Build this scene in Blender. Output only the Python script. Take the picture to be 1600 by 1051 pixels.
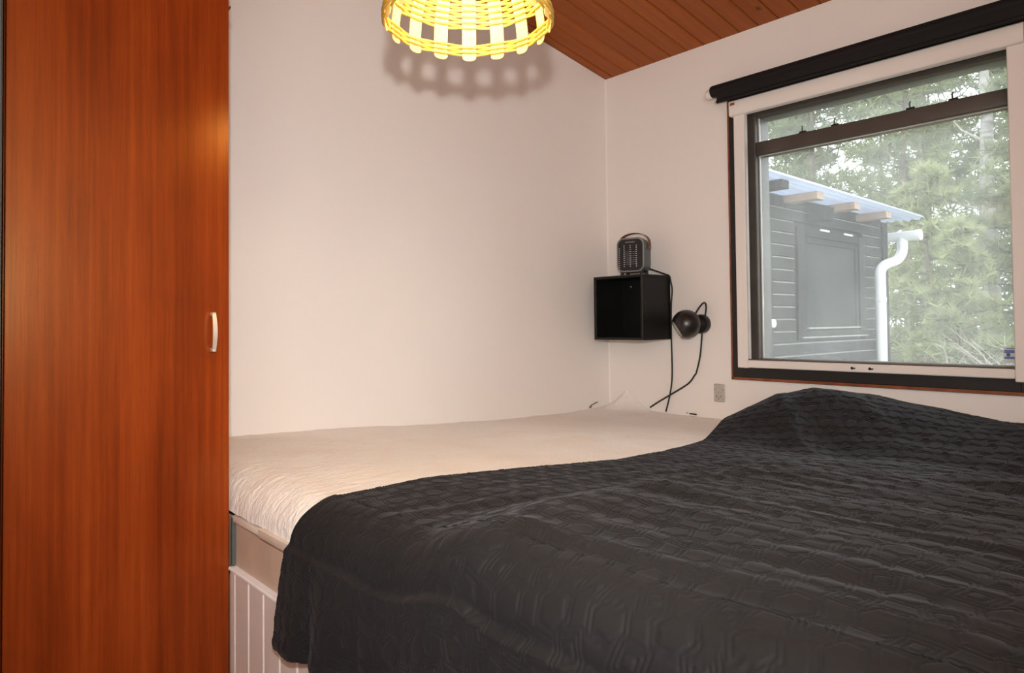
import bpy, bmesh, math, random
import numpy as np
from mathutils import Vector, Matrix, noise

random.seed(7)
S = bpy.context.scene
for o in list(bpy.data.objects):
    bpy.data.objects.remove(o, do_unlink=True)
COL = S.collection
PI = math.pi

# ------------------------------------------------------------------ camera
# room axes: X runs along the bed wall towards the window wall (X=0), Y towards the bed wall (Y=0), Z up
CAM = Vector((-2.672, -2.298, 1.05))
F_PX, YAW, PITCH, ROLL, CY = 1096.48, 0.7237, 0.0242, -0.0104, 479.76
fw = Vector((math.sin(YAW) * math.cos(PITCH), math.cos(YAW) * math.cos(PITCH), math.sin(PITCH)))
rt = Vector((math.cos(YAW), -math.sin(YAW), 0))
up = rt.cross(fw)
r2 = rt * math.cos(ROLL) + up * math.sin(ROLL)
u2 = up * math.cos(ROLL) - rt * math.sin(ROLL)
cd = bpy.data.cameras.new('camera')
cd.sensor_fit = 'HORIZONTAL'
cd.sensor_width = 36
cd.lens = F_PX / 1600 * 36
cd.shift_y = (CY - 525.5) / 1600
cd.clip_start = 0.02
cam = bpy.data.objects.new('camera', cd)
COL.objects.link(cam)
cam.matrix_world = Matrix(((r2.x, u2.x, -fw.x, CAM.x), (r2.y, u2.y, -fw.y, CAM.y), (r2.z, u2.z, -fw.z, CAM.z), (0, 0, 0, 1)))
S.camera = cam

# ------------------------------------------------------------------ light
w = bpy.data.worlds.new('overcast_sky')
S.world = w
w.use_nodes = True
bgn = w.node_tree.nodes['Background']
bgn.inputs['Color'].default_value = (0.89, 0.945, 1.0, 1)
bgn.inputs['Strength'].default_value = 3.6


def area(name, loc, aim, size, power, col):
    l = bpy.data.lights.new(name, 'AREA')
    l.shape = 'DISK'
    l.size = size
    l.energy = power
    l.color = col
    o = bpy.data.objects.new(name, l)
    COL.objects.link(o)
    o.location = loc
    o.rotation_euler = (Vector(aim) - Vector(loc)).to_track_quat('-Z', 'Y').to_euler()
    return o


# the photographer's flash: its head sits just above the lens, and a second head is bounced off the white walls behind
fl = bpy.data.lights.new('camera_flash', 'SPOT')
fl.energy = 112
fl.color = (1.0, 0.985, 0.965)
fl.shadow_soft_size = 0.020
fl.spot_size = math.radians(100)
fl.spot_blend = 1.0
flo = bpy.data.objects.new('camera_flash', fl)
COL.objects.link(flo)
flo.location = CAM + Vector((0.0, 0.0, 0.17)) - fw * 0.03
flo.rotation_euler = (fw + Vector((0, 0, -.06))).to_track_quat('-Z', 'Y').to_euler()
area('bounced_flash', (-2.80, -2.80, 1.45), (-3.5, -3.55, 2.15), 0.15, 56, (1.0, 1.0, 1.0))

S.view_settings.view_transform = 'Standard'
S.view_settings.look = 'None'
S.view_settings.exposure = 0.10
S.view_settings.gamma = 1.0
S.view_settings.use_curve_mapping = False
S.cycles.max_bounces = 12
S.cycles.diffuse_bounces = 6
S.cycles.transparent_max_bounces = 16
S.cycles.sample_clamp_indirect = 6.0


# ------------------------------------------------------------------ helpers
class MB:
    """collects pieces of one part"""

    def __init__(self):
        self.v, self.f, self.m = [], [], []

    def add(self, vs, fs, mi=0):
        b = len(self.v)
        self.v += [tuple(p) for p in vs]
        for f in fs:
            self.f.append([i + b for i in f])
            self.m.append(mi)
        return self

    def box(self, a, b, bev=0.0, mi=0):
        x0, y0, z0 = [min(p, q) for p, q in zip(a, b)]
        x1, y1, z1 = [max(p, q) for p, q in zip(a, b)]
        bm = bmesh.new()
        bmesh.ops.create_cube(bm, size=1)
        for v in bm.verts:
            v.co = ((x0 + x1) / 2 + v.co.x * (x1 - x0), (y0 + y1) / 2 + v.co.y * (y1 - y0), (z0 + z1) / 2 + v.co.z * (z1 - z0))
        if bev > 0:
            bmesh.ops.bevel(bm, geom=bm.edges[:], offset=min(bev, .45 * min(x1 - x0, y1 - y0, z1 - z0)), segments=1 if bev < .004 else 2, affect='EDGES', profile=.6)
        bm.verts.index_update()
        self.add([v.co[:] for v in bm.verts], [[v.index for v in f.verts] for f in bm.faces], mi)
        bm.free()
        return self

    def tube(self, path, r, n=8, closed=False, caps=True, mi=0):
        P = [Vector(p) for p in path]
        N = len(P)
        rr = r if isinstance(r, (list, tuple)) else [r] * N
        T = []
        for i in range(N):
            a = P[(i - 1) % N] if closed else P[max(0, i - 1)]
            b = P[(i + 1) % N] if closed else P[min(N - 1, i + 1)]
            T.append((b - a).normalized())
        ref = Vector((0, 0, 1)) if abs(T[0].z) < .9 else Vector((1, 0, 0))
        nn = (ref - T[0] * ref.dot(T[0])).normalized()
        vs = []
        for i in range(N):
            nn = (nn - T[i] * nn.dot(T[i])).normalized()
            bb = T[i].cross(nn)
            for k in range(n):
                a = 2 * PI * k / n
                vs.append(P[i] + (nn * math.cos(a) + bb * math.sin(a)) * rr[i])
        fs = []
        for i in range(N if closed else N - 1):
            j = (i + 1) % N
            for k in range(n):
                l = (k + 1) % n
                fs.append((i * n + k, i * n + l, j * n + l, j * n + k))
        if caps and not closed:
            fs.append(tuple(reversed(range(n))))
            fs.append(tuple((N - 1) * n + k for k in range(n)))
        return self.add(vs, fs, mi)

    def lathe(self, prof, c=(0, 0, 0), n=32, axis='z', mi=0, caps=True):
        vs, fs = [], []
        for (r, h) in prof:
            for k in range(n):
                a = 2 * PI * k / n
                x, y = r * math.cos(a), r * math.sin(a)
                p = (x, y, h) if axis == 'z' else ((h, x, y) if axis == 'x' else (y, h, x))
                vs.append((p[0] + c[0], p[1] + c[1], p[2] + c[2]))
        for i in range(len(prof) - 1):
            for k in range(n):
                l = (k + 1) % n
                fs.append((i * n + k, i * n + l, (i + 1) * n + l, (i + 1) * n + k))
        if caps:
            if prof[0][0] > 1e-5:
                fs.append(tuple(reversed(range(n))))
            if prof[-1][0] > 1e-5:
                fs.append(tuple((len(prof) - 1) * n + k for k in range(n)))
        return self.add(vs, fs, mi)

    def prism(self, poly, axis, a, b, mi=0):
        """extrude a 2-d polygon along axis from a to b"""
        n = len(poly)

        def p3(q, h):
            return {'x': (h, q[0], q[1]), 'y': (q[0], h, q[1]), 'z': (q[0], q[1], h)}[axis]
        vs = [p3(q, a) for q in poly] + [p3(q, b) for q in poly]
        fs = [tuple(range(n))[::-1], tuple(range(n, 2 * n))] + [(i, (i + 1) % n, n + (i + 1) % n, n + i) for i in range(n)]
        return self.add(vs, fs, mi)

    def mesh(self, name, mats, smooth=30):
        me = bpy.data.meshes.new(name)
        me.from_pydata(self.v, [], self.f)
        for m in (mats if isinstance(mats, (list, tuple)) else [mats]):
            me.materials.append(m)
        if any(self.m):
            me.polygons.foreach_set('material_index', self.m)
        bm = bmesh.new()
        bm.from_mesh(me)
        bmesh.ops.recalc_face_normals(bm, faces=bm.faces[:])
        bm.to_mesh(me)
        bm.free()
        if smooth:
            me.polygons.foreach_set('use_smooth', [True] * len(me.polygons))
            me.set_sharp_from_angle(angle=math.radians(smooth))
        return me

    def build(self, name, mats, parent=None, smooth=30):
        return obj(name, self.mesh(name, mats, smooth), parent)


def obj(name, me, parent=None):
    o = bpy.data.objects.new(name, me)
    COL.objects.link(o)
    if parent is not None:
        o.parent = parent
        o.matrix_parent_inverse = parent.matrix_basis.inverted()
    return o


def thing(name, label, cat, loc=(0, 0, 0), group=None):
    o = bpy.data.objects.new(name, None)
    COL.objects.link(o)
    o.empty_display_size = .1
    o.location = loc
    return tag(o, label, cat, group)


def tag(o, label=None, cat=None, group=None, kind=None):
    for k, v in (('label', label), ('category', cat), ('group', group), ('kind', kind)):
        if v:
            o[k] = v
    return o


def fix_parent(o):
    return o


# ------------------------------------------------------------------ materials
class NT:
    def __init__(self, name):
        self.mat = bpy.data.materials.new(name)
        self.mat.use_nodes = True
        self.t = self.mat.node_tree
        self.b = self.t.nodes['Principled BSDF']
        self.out = self.t.nodes['Material Output']

    def n(self, kind, **kw):
        nd = self.t.nodes.new(kind)
        for k, v in kw.items():
            setattr(nd, k, v)
        return nd

    def link(self, a, b):
        self.t.links.new(a, b)

    def put(self, sock, v):
        if isinstance(v, (int, float)):
            sock.default_value = v
        elif isinstance(v, (tuple, list)):
            sock.default_value = tuple(v) if len(sock.default_value) == len(v) else tuple(v) + (1,)
        else:
            self.link(v, sock)

    def math(self, op, a, b=0.0, c=0.0):
        nd = self.n('ShaderNodeMath', operation=op)
        self.put(nd.inputs[0], a)
        self.put(nd.inputs[1], b)
        self.put(nd.inputs[2], c)
        return nd.outputs[0]

    def coord(self, kind='Object'):
        return self.n('ShaderNodeTexCoord').outputs[kind]

    def pos(self):
        return self.n('ShaderNodeNewGeometry').outputs['Position']

    def mapping(self, vec, scale=(1, 1, 1), loc=(0, 0, 0), rot=(0, 0, 0)):
        m = self.n('ShaderNodeMapping')
        self.put(m.inputs['Vector'], vec)
        m.inputs['Scale'].default_value = scale
        self.put(m.inputs['Location'], loc)
        m.inputs['Rotation'].default_value = rot
        return m.outputs[0]

    def noise(self, vec, scale=5, detail=4, rough=.5, dist=0):
        nd = self.n('ShaderNodeTexNoise')
        self.put(nd.inputs['Vector'], vec)
        nd.inputs['Scale'].default_value = scale
        nd.inputs['Detail'].default_value = detail
        nd.inputs['Roughness'].default_value = rough
        nd.inputs['Distortion'].default_value = dist
        return nd.outputs['Fac']

    def ramp(self, fac, stops):
        r = self.n('ShaderNodeValToRGB')
        self.put(r.inputs['Fac'], fac)
        el = r.color_ramp.elements
        while len(el) < len(stops):
            el.new(.5)
        for e, (p, c) in zip(el, stops):
            e.position = p
            e.color = tuple(c) + (1,) if len(c) == 3 else c
        return r.outputs['Color']

    def mix(self, fac, a, b, blend='MIX'):
        m = self.n('ShaderNodeMix', data_type='RGBA', blend_type=blend)
        self.put(m.inputs['Factor'], fac)
        self.put(m.inputs['A'], a)
        self.put(m.inputs['B'], b)
        return m.outputs['Result']

    def bump(self, h, strength=.3, dist=.002, normal=None):
        b = self.n('ShaderNodeBump')
        self.put(b.inputs['Height'], h)
        b.inputs['Strength'].default_value = strength
        b.inputs['Distance'].default_value = dist
        if normal is not None:
            self.link(normal, b.inputs['Normal'])
        self.link(b.outputs[0], self.b.inputs['Normal'])
        return b.outputs[0]

    def set(self, color=None, rough=None, metal=None, spec=None, **kw):
        if color is not None:
            self.put(self.b.inputs['Base Color'], color)
        if rough is not None:
            self.put(self.b.inputs['Roughness'], rough)
        if metal is not None:
            self.b.inputs['Metallic'].default_value = metal
        if spec is not None:
            self.b.inputs['Specular IOR Level'].default_value = spec
        for k, v in kw.items():
            self.put(self.b.inputs[k], v)
        return self


def paint(name, col, rough=.5, var=.06, scale=6, bump=0.0, bscale=60, spec=.5, metal=0):
    t = NT(name)
    p = t.pos()
    f = t.noise(p, scale, 4)
    d = tuple(c * (1 - var * 2) for c in col)
    t.set(t.ramp(f, [(.3, d), (.7, col)]), rough, metal, spec)
    if bump:
        t.bump(t.noise(p, bscale, 3), bump, .002)
    return t.mat


M = {}
M['wall'] = paint('white_wall_paint', (.83, .785, .738), .62, .012, 2.2, .12, 190)
M['floor'] = None
t = NT('mahogany_veneer')
p = t.pos()
g1 = t.noise(t.mapping(p, (13, 1, .35)), 1, 3, .55, .35)
g2 = t.noise(t.mapping(p, (90, 1, 1.5)), 1, 4, .6)
g3 = t.noise(t.mapping(p, (420, 1, 14)), 1, 2, .6)
wob = t.noise(t.mapping(p, (6.5, 1, 1.9), (3.1, 0, 1.4)), 1, 2, .5, 1.6)
a = t.math('ADD', t.math('MULTIPLY', g1, .46), t.math('MULTIPLY', g2, .27))
a = t.math('ADD', a, t.math('MULTIPLY', g3, .12))
a = t.math('ADD', a, t.math('MULTIPLY', wob, .15))
t.set(t.ramp(a, [(.32, (.078, .0090, .0018)), (.47, (.185, .0260, .0038)), (.56, (.245, .0400, .0058)), (.70, (.335, .072, .012))]), .29, 0, .75)
t.b.inputs['Specular Tint'].default_value = (1.0, .52, .20, 1)
t.bump(g3, .06, .001)
M['mahogany'] = t.mat
M['mahogany_edge'] = paint('mahogany_edge', (.16, .035, .01), .5, .2, 30)

t = NT('stained_pine')
p = t.pos()
rnd = t.n('ShaderNodeObjectInfo').outputs['Random']
off = t.n('ShaderNodeCombineXYZ')
t.link(t.math('MULTIPLY', rnd, 37), off.inputs[0])
pm = t.mapping(p, (1, 1, 1), off.outputs[0])
g1 = t.noise(t.mapping(pm, (2.2, 42, 1)), 1, 4, .55, .5)
g2 = t.noise(t.mapping(pm, (5, 190, 1)), 1, 2, .5)
col = t.ramp(t.math('ADD', t.math('MULTIPLY', g1, .7), t.math('MULTIPLY', g2, .3)), [(.25, (.29, .068, .0085)), (.5, (.345, .088, .0120)), (.75, (.40, .113, .018))])
col = t.mix(t.math('MULTIPLY', rnd, .30), col, (.22, .046, .006))
vo = t.n('ShaderNodeTexVoronoi', feature='F1')
t.link(t.mapping(pm, (8.5, 13, 1)), vo.inputs['Vector'])
vo.inputs['Scale'].default_value = 1
kn = t.math('SUBTRACT', 1, t.math('SMOOTH_MIN', t.math('MULTIPLY', vo.outputs['Distance'], 5.0), 1, .15))
kn = t.math('MAXIMUM', kn, 0)
kn2 = t.n('ShaderNodeSeparateColor')
t.link(vo.outputs['Color'], kn2.inputs[0])
kn = t.math('MULTIPLY', kn, t.math('GREATER_THAN', kn2.outputs[0], .80))
t.set(t.mix(t.math('MULTIPLY', kn, .95), col, (.05, .010, .003)), .5, 0, .25)
M['pine'] = t.mat
M['groove'] = paint('dark_groove', (.05, .014, .005), .8, .1)

t = NT('laminate_floor')
p = t.pos()
g = t.noise(t.mapping(p, (30, 2.2, 1)), 1, 4, .55, .4)
t.set(t.ramp(g, [(.3, (.30, .17, .085)), (.7, (.46, .29, .16))]), .45)
M['floor'] = t.mat

M['white_lacquer'] = paint('white_lacquered_aluminium', (.80, .75, .70), .33, .015, 5)
M['black_paint'] = paint('black_casing_paint', (.012, .0105, .010), .55, .1, 20)
M['black_cloth'] = paint('black_blind_fabric', (.010, .009, .009), .75, .1, 60, .15, 400, .3)
M['orange_wood'] = paint('orange_brown_wood', (.30, .085, .028), .5, .25, 25)
M['brown_frame'] = paint('dark_brown_window_paint', (.080, .066, .055), .45, .12, 12)
M['bead'] = paint('pale_glazing_bead', (.62, .60, .56), .5, .08)
M['black_box'] = paint('black_lacquered_board', (.008, .0085, .0075), .45, .15, 10, spec=.25)
M['edge_box'] = paint('worn_black_edge', (.022, .022, .018), .5, .1, 40)
M['black_metal'] = paint('satin_black_metal', (.012, .010, .009), .33, .1, 10, spec=.6)
M['black_rubber'] = paint('black_rubber', (.012, .011, .011), .55, .1, 10)
M['steel'] = paint('brushed_nickel', (.74, .66, .56), .40, .05, 60, metal=.6)
M['chrome'] = paint('silver_screw', (.6, .6, .6), .25, .02, 60, metal=1)
M['cream_inside'] = paint('cream_reflector', (.85, .80, .70), .5, .03)
M['bed_white'] = paint('white_painted_panel', (.74, .655, .61), .45, .03, 9, .05, 80)
M['bed_groove'] = paint('bright_white_groove', (.93, .91, .89), .5, .01)
M['bed_wood'] = paint('pale_unpainted_plywood', (.62, .47, .36), .6, .09, 12, .08, 60)
M['bed_edge'] = paint('cream_edge_board', (.80, .71, .61), .55, .05, 14)
M['grey_trim'] = paint('grey_green_trim_paint', (.085, .095, .088), .5, .05)
M['outlet'] = paint('grey_outlet_plastic', (.50, .455, .39), .4, .04, 20)
M['outlet_dark'] = paint('dark_socket_hole', (.03, .025, .02), .6, .1)

t = NT('cream_cotton')
p = t.pos()
n1 = t.noise(p, 5.5, 5, .6)
n2 = t.noise(t.mapping(p, (1, 1.6, 1)), 34, 5, .65, .6)
n3 = t.noise(p, 420, 2)
t.set(t.ramp(n1, [(.25, (.91, .83, .73)), (.5, (.945, .90, .83)), (.75, (.96, .935, .89))]), .85, 0, .2)
t.b.inputs['Sheen Weight'].default_value = .12
t.bump(t.math('ADD', t.math('MULTIPLY', n2, 1.0), t.math('MULTIPLY', n3, .10)), 1.0, .008)
M['cotton'] = t.mat

# black bedspread cloth (its embossed hexagons and squares are modelled below)
t = NT('black_embossed_cotton')
uv = t.n('ShaderNodeUVMap', uv_map='UVMap').outputs[0]
fine = t.noise(uv, 900, 2)
crk = t.noise(uv, 55, 4, .6, .4)
hh = t.math('ADD', t.math('MULTIPLY', fine, .08), crk)
t.set(t.ramp(t.noise(uv, 7, 3), [(.3, (.0100, .0095, .0097)), (.7, (.0130, .0124, .0126))]), .74, 0, .2)
t.b.inputs['Sheen Weight'].default_value = .05
t.b.inputs['Sheen Roughness'].default_value = .45
t.b.inputs['Sheen Tint'].default_value = (.75, .78, .85, 1)
t.bump(hh, .22, .0030)
M['quilt'] = t.mat

# rattan
t = NT('pale_wood_chip')
p = t.coord('Generated')
t.set(t.ramp(t.noise(t.mapping(p, (9, 9, 3)), 3, 3), [(.3, (.80, .62, .20)), (.7, (.88, .72, .28))]), .5, 0, .3)
tl = t.n('ShaderNodeBsdfTranslucent')
tl.inputs['Color'].default_value = (.90, .70, .16, 1)
mx = t.n('ShaderNodeMixShader')
mx.inputs[0].default_value = .22
t.link(t.b.outputs[0], mx.inputs[1])
t.link(tl.outputs[0], mx.inputs[2])
t.link(mx.outputs[0], t.out.inputs[0])
M['chip'] = t.mat
M['cane'] = paint('golden_cane', (.62, .38, .06), .5, .15, 40)
t = NT('bulb_glow')
e = t.n('ShaderNodeEmission')
e.inputs['Color'].default_value = (1.0, .74, .34, 1)
e.inputs['Strength'].default_value = 240
t.link(e.outputs[0], t.out.inputs[0])
M['bulb'] = t.mat

# dusty window glass
t = NT('dusty_glass')
p = t.pos()
st = t.noise(t.mapping(p, (1, 75, 1.6)), 1, 4, .6)
bl = t.noise(p, 3.2, 3)
haze = t.math('ADD', .070, t.math('MULTIPLY', t.math('MULTIPLY', st, bl), .30))
tr = t.n('ShaderNodeBsdfTransparent')
tr.inputs[0].default_value = (.97, .985, .975, 1)
tl = t.n('ShaderNodeBsdfTranslucent')
tl.inputs[0].default_value = (.86, .87, .85, 1)
gl = t.n('ShaderNodeBsdfGlossy')
gl.inputs['Roughness'].default_value = .06
m1 = t.n('ShaderNodeMixShader')
t.link(haze, m1.inputs[0])
t.link(tr.outputs[0], m1.inputs[1])
t.link(tl.outputs[0], m1.inputs[2])
fr = t.n('ShaderNodeFresnel')
fr.inputs[0].default_value = 1.25
m2 = t.n('ShaderNodeMixShader')
t.link(fr.outputs[0], m2.inputs[0])
t.link(m1.outputs[0], m2.inputs[1])
t.link(gl.outputs[0], m2.inputs[2])
t.link(m2.outputs[0], t.out.inputs[0])
M['glass'] = t.mat

# outdoors
M['shed_black'] = paint('black_stained_cladding', (.014, .0125, .012), .75, .25, 14, .2, 120, .3)
M['shed_edge'] = paint('pale_skylit_edge', (.40, .385, .36), .8, .25, 30)  # pale tone paints the sky highlight on board shoulders; window ledges share it
M['shed_pane'] = paint('dark_shed_glass', (.014, .016, .016), .5, .3, 5, spec=.15)
M['raw_timber'] = paint('raw_purlin_timber', (.50, .34, .25), .75, .12, 18)
M['pipe'] = paint('white_plastic_pipe', (.86, .87, .90), .35, .02, 8)
t = NT('translucent_roof_sheet')
t.set((.74, .80, .95), .3)
tl = t.n('ShaderNodeBsdfTranslucent')
tl.inputs[0].default_value = (.84, .89, 1.0, 1)
mx = t.n('ShaderNodeMixShader')
mx.inputs[0].default_value = .42
t.link(t.b.outputs[0], mx.inputs[1])
t.link(tl.outputs[0], mx.inputs[2])
t.link(mx.outputs[0], t.out.inputs[0])
M['sheet'] = t.mat
t = NT('forest_floor')
p = t.pos()
t.set(t.ramp(t.noise(p, 2.2, 6, .65), [(.3, (.10, .085, .05)), (.55, (.17, .15, .075)), (.75, (.22, .24, .10))]), .95)
M['ground'] = t.mat


def leafmat(name, c1, c2):
    t = NT(name)
    p = t.pos()
    t.set(t.ramp(t.noise(p, 2.6, 4), [(.3, c1), (.7, c2)]), .6, 0, .25)
    tl = t.n('ShaderNodeBsdfTranslucent')
    tl.inputs[0].default_value = tuple(c2) + (1,)
    mx = t.n('ShaderNodeMixShader')
    mx.inputs[0].default_value = .35
    t.link(t.b.outputs[0], mx.inputs[1])
    t.link(tl.outputs[0], mx.inputs[2])
    t.link(mx.outputs[0], t.out.inputs[0])
    return t.mat


M['needle_dark'] = leafmat('grey_green_needles', (.15, .175, .095), (.26, .285, .175))
M['needle_mid'] = leafmat('mid_green_needles', (.19, .225, .105), (.32, .35, .195))
M['needle_light'] = leafmat('yellow_green_needles', (.24, .275, .12), (.38, .405, .21))
M['bark'] = paint('brown_pine_bark', (.22, .17, .13), .9, .3, 9)
t = NT('birch_bark')
p = t.pos()
t.set(t.ramp(t.noise(t.mapping(p, (3, 3, 14)), 1, 4, .6), [(.35, (.12, .11, .10)), (.50, (.34, .32, .29)), (.8, (.46, .44, .40))]), .8)
M['birch'] = t.mat
M['twig'] = paint('pale_bare_twig', (.46, .42, .35), .85, .2, 20)

# ------------------------------------------------------------------ the room
XL, YN, EAVE, SLOPE = -3.5, -4.0, 2.27, 0.1882


def ceil_z(x):
    return EAVE - SLOPE * x


def struct(o):
    o['kind'] = 'structure'
    return o


struct(MB().box((XL - .15, YN - .15, -.1), (0.15, .15, 0)).build('floor', M['floor'], smooth=0))
gap = .016
struct(MB().prism([(XL - .15, 0), (.15, 0), (.15, ceil_z(.15)), (XL - .15, ceil_z(XL - .15))], 'y', 0, .15).build('wall_back', M['wall'], smooth=0))
struct(MB().prism([(XL - .15, 0), (.15, 0), (.15, ceil_z(.15)), (XL - .15, ceil_z(XL - .15))], 'y', YN - .15, YN).build('wall_front', M['wall'], smooth=0))
struct(MB().box((XL - .15, YN, 0), (XL, 0, ceil_z(XL))).build('wall_left', M['wall'], smooth=0))
# window wall with its opening
WY0, WY1, WZ0, WZ1 = -1.765, -.692, .822, 2.005
mb = MB()
mb.box((0, YN, 0), (.15, WY0, EAVE)).box((0, WY1, 0), (.15, 0, EAVE)).box((0, WY0, 0), (.15, WY1, WZ0)).box((0, WY0, WZ1), (.15, WY1, EAVE))
struct(mb.build('wall_right', M['wall'], smooth=0))
# corner bead of sealant between bed wall and window wall
struct(MB().prism([(0, 0), (-.005, 0), (-.002, -.002), (0, -.005)], 'z', .62, EAVE).build('trim_1', paint('white_corner_sealant', (.84, .79, .74), .6, .01), smooth=0))

# ceiling: deck above, boards below, running down the slope towards the window wall
zc = .030
ceil = MB()
ceil.prism([(XL - .15, ceil_z(XL - .15) + zc), (.15, ceil_z(.15) + zc), (.15, ceil_z(.15) + .09), (XL - .15, ceil_z(XL - .15) + .09)], 'y', YN - .15, .15)
ceil = struct(ceil.build('ceiling', M['groove'], smooth=0))
PITCH_B = .0868
wd = PITCH_B - .0026
c = .0050
board = MB()
prof = [(0 + c, 0), (wd - c, 0), (wd, c), (wd, .016), (0, .016), (0, c)]
L0, L1 = .01, XL
vs, fs = [], []
for x in (L0, L1):
    for (y, z) in prof:
        vs.append((x, y, ceil_z(x) + z))
n = len(prof)
fs = [tuple(range(n)), tuple(range(n, 2 * n))[::-1]] + [(i, (i + 1) % n, n + (i + 1) % n, n + i) for i in range(n)]
board.add(vs, fs)
bme = board.mesh('ceiling_board', M['pine'], 0)
y = -.047 + PITCH_B
k = 0
while y > YN + .02:
    y -= PITCH_B
    o = obj('ceiling_board', bme, ceil)
    o.location = (0, max(y, YN), 0) if k else (0, -.047, 0)
    if k == 0:
        o.scale = (1, .044 / wd, 1)
        o.location = (0, -.0455, 0)
    else:
        o.location = (0, -.047 - PITCH_B * k + .0008, 0)
    k += 1
    if -.047 - PITCH_B * k < YN:
        break

# grey painted post beside the wardrobe
struct(MB().box((-2.575, -.62, 0), (-2.5135, -.02, ceil_z(-2.55)), .003).build('trim_2', M['grey_trim']))

# ------------------------------------------------------------------ window
win = bpy.data.objects.new('window_1', None)
COL.objects.link(win)
win['kind'] = 'structure'
# orange-brown outer lining edge (four strips)
lo, li = (-.6845, -.6925), None
OT, OB, OR_ = 2.012, .808, -1.785
MB().box((-.014, -.6845, OB), (.0, -.693, OT), .001).build('lining_strip', M['orange_wood'], win)
MB().box((-.014, OR_, OB), (.0, OR_ + .0085, OT), .001).build('lining_strip', M['orange_wood'], win)
MB().box((-.014, -.6845, OB), (.0, OR_, OB + .0115), .001).build('lining_strip', M['orange_wood'], win)
MB().box((-.014, -.6845, OT - .008), (.0, OR_, OT), .001).build('lining_strip', M['orange_wood'], win)
# black casing
MB().box((-.016, -.693, OB + .0115), (.02, -.748, OT - .008), .0015).build('casing_board', M['black_paint'], win)
MB().box((-.016, OR_ + .0085, OB + .0115), (.02, -1.70, OT - .008), .0015).build('casing_board', M['black_paint'], win)
MB().box((-.0158, -.748, OB + .0115), (.02, -1.70, .876), .0015).build('casing_board', M['black_paint'], win)
MB().box((-.0158, -.748, 1.935), (.02, -1.70, OT - .008), .0015).build('casing_board', M['black_paint'], win)
# dark brown frame set in the opening
FX0, FX1 = .022, .135
GX = .062
MB().box((FX0, -.695, .824), (FX1, -.792, 2.003), .003).build('window_jamb', M['brown_frame'], win)
MB().box((FX0, -1.683, .824), (FX1, -1.763, 2.003), .003).build('window_jamb', M['brown_frame'], win)
MB().box((FX0, -.792, 1.903), (FX1, -1.683, 2.003), .003).build('window_head', M['brown_frame'], win)
MB().box((FX0, -.792, .824), (FX1, -1.683, .896), .003).build('window_sill', M['brown_frame'], win)
trn = MB().box((.030, -.792, 1.745), (.110, -1.683, 1.799), .004).build('transom', M['brown_frame'], win)
for yy in (-.987, -1.114, -1.381, -1.515):
    mb = MB().box((.034, yy - .018, 1.799), (.050, yy + .012, 1.806), .0015)
    mb.tube([(.042, yy, 1.803), (.042, yy + .001, 1.822), (.041, yy - .002, 1.829)], .0032, 6)
    mb.build('latch_pin', M['black_metal'], trn)
MB().box((GX - .003, -.793, 1.7985), (GX + .003, -1.683, 1.9035)).build('pane', M['glass'], win, 0)
MB().box((GX - .003, -.793, .8955), (GX + .003, -1.683, 1.7455)).build('pane', M['glass'], win, 0)
for (z0, z1) in ((.8965, 1.745), (1.799, 1.9025)):
    MB().box((GX - .012, -.792, z0), (GX - .0035, -.7965, z1), .001).build('glazing_bead', M['bead'], win)
MB().box((GX - .012, -.7965, .8965), (GX - .0035, -1.683, .9000), .001).build('glazing_bead', M['bead'], win)
MB().box((GX - .012, -.7965, 1.7405), (GX - .0035, -1.683, 1.7445), .001).build('glazing_bead', M['bead'], win)
# sticker low on the glass: white label with two blue bands and an eye
sx = GX - .0032
stk = MB().box((sx - .0006, -1.638, .906), (sx, -1.672, .960)).build('sticker', paint('white_sticker', (.80, .84, .86), .5, .02), win, 0)
mbl = paint('blue_print', (.13, .24, .60), .5, .04)
MB().box((sx - .0010, -1.640, .939), (sx - .0006, -1.670, .949)).build('printed_band', mbl, stk, 0)
MB().box((sx - .0010, -1.640, .920), (sx - .0006, -1.670, .9275)).build('printed_band', mbl, stk, 0)
MB().lathe([(0, -.0010), (.0060, -.0010), (.0060, -.0006)], (sx, -1.651, .9335), 16, 'x').build('printed_eye', paint('dark_eye_print', (.12, .15, .15), .5, .02), stk)
MB().box((sx - .0010, -1.644, .9525), (sx - .0006, -1.668, .9555)).build('printed_line', paint('grey_print', (.25, .25, .28), .5, .02), stk, 0)

# white roller-screen unit fixed on the casing
scr = thing('insect_screen', 'white aluminium roller insect screen framing the window inside its black casing', 'window screen', (-.02, -1.22, .86))
cprof = [(-.0165, 1.910), (-.044, 1.910), (-.049, 1.914), (-.050, 1.945), (-.050, 1.968), (-.046, 1.973), (-.0165, 1.974)]
mb = MB()
mb.add([(q[0], yy, q[1]) for yy in (-.716, -1.738) for q in cprof], [tuple(range(7)), tuple(range(7, 14))[::-1]] + [(i, (i + 1) % 7, 7 + (i + 1) % 7, 7 + i) for i in range(7)])
cas = mb.build('cassette', M['white_lacquer'], scr, 50)
MB().box((-.0508, -.722, 1.953), (-.0495, -.743, 1.964)).build('brand_tag', M['orange_wood'], cas, 0)
MB().box((-.036, -.727, .860), (-.0165, -.774, 1.912), .003).build('side_rail', M['white_lacquer'], scr)
MB().box((-.034, -.7745, .893), (-.018, -.781, 1.912), .001).build('rail_lip', M['bead'], scr)
MB().box((-.036, -1.689, .852), (-.0165, -1.737, 1.912), .003).build('side_rail', M['white_lacquer'], scr)
MB().box((-.040, -.775, .862), (-.0165, -1.689, .893), .003).build('bottom_rail', M['white_lacquer'], scr)
MB().box((-.036, -.775, .8935), (-.022, -1.689, .8975), .001).build('rail_seal', M['brown_frame'], scr)
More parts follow.
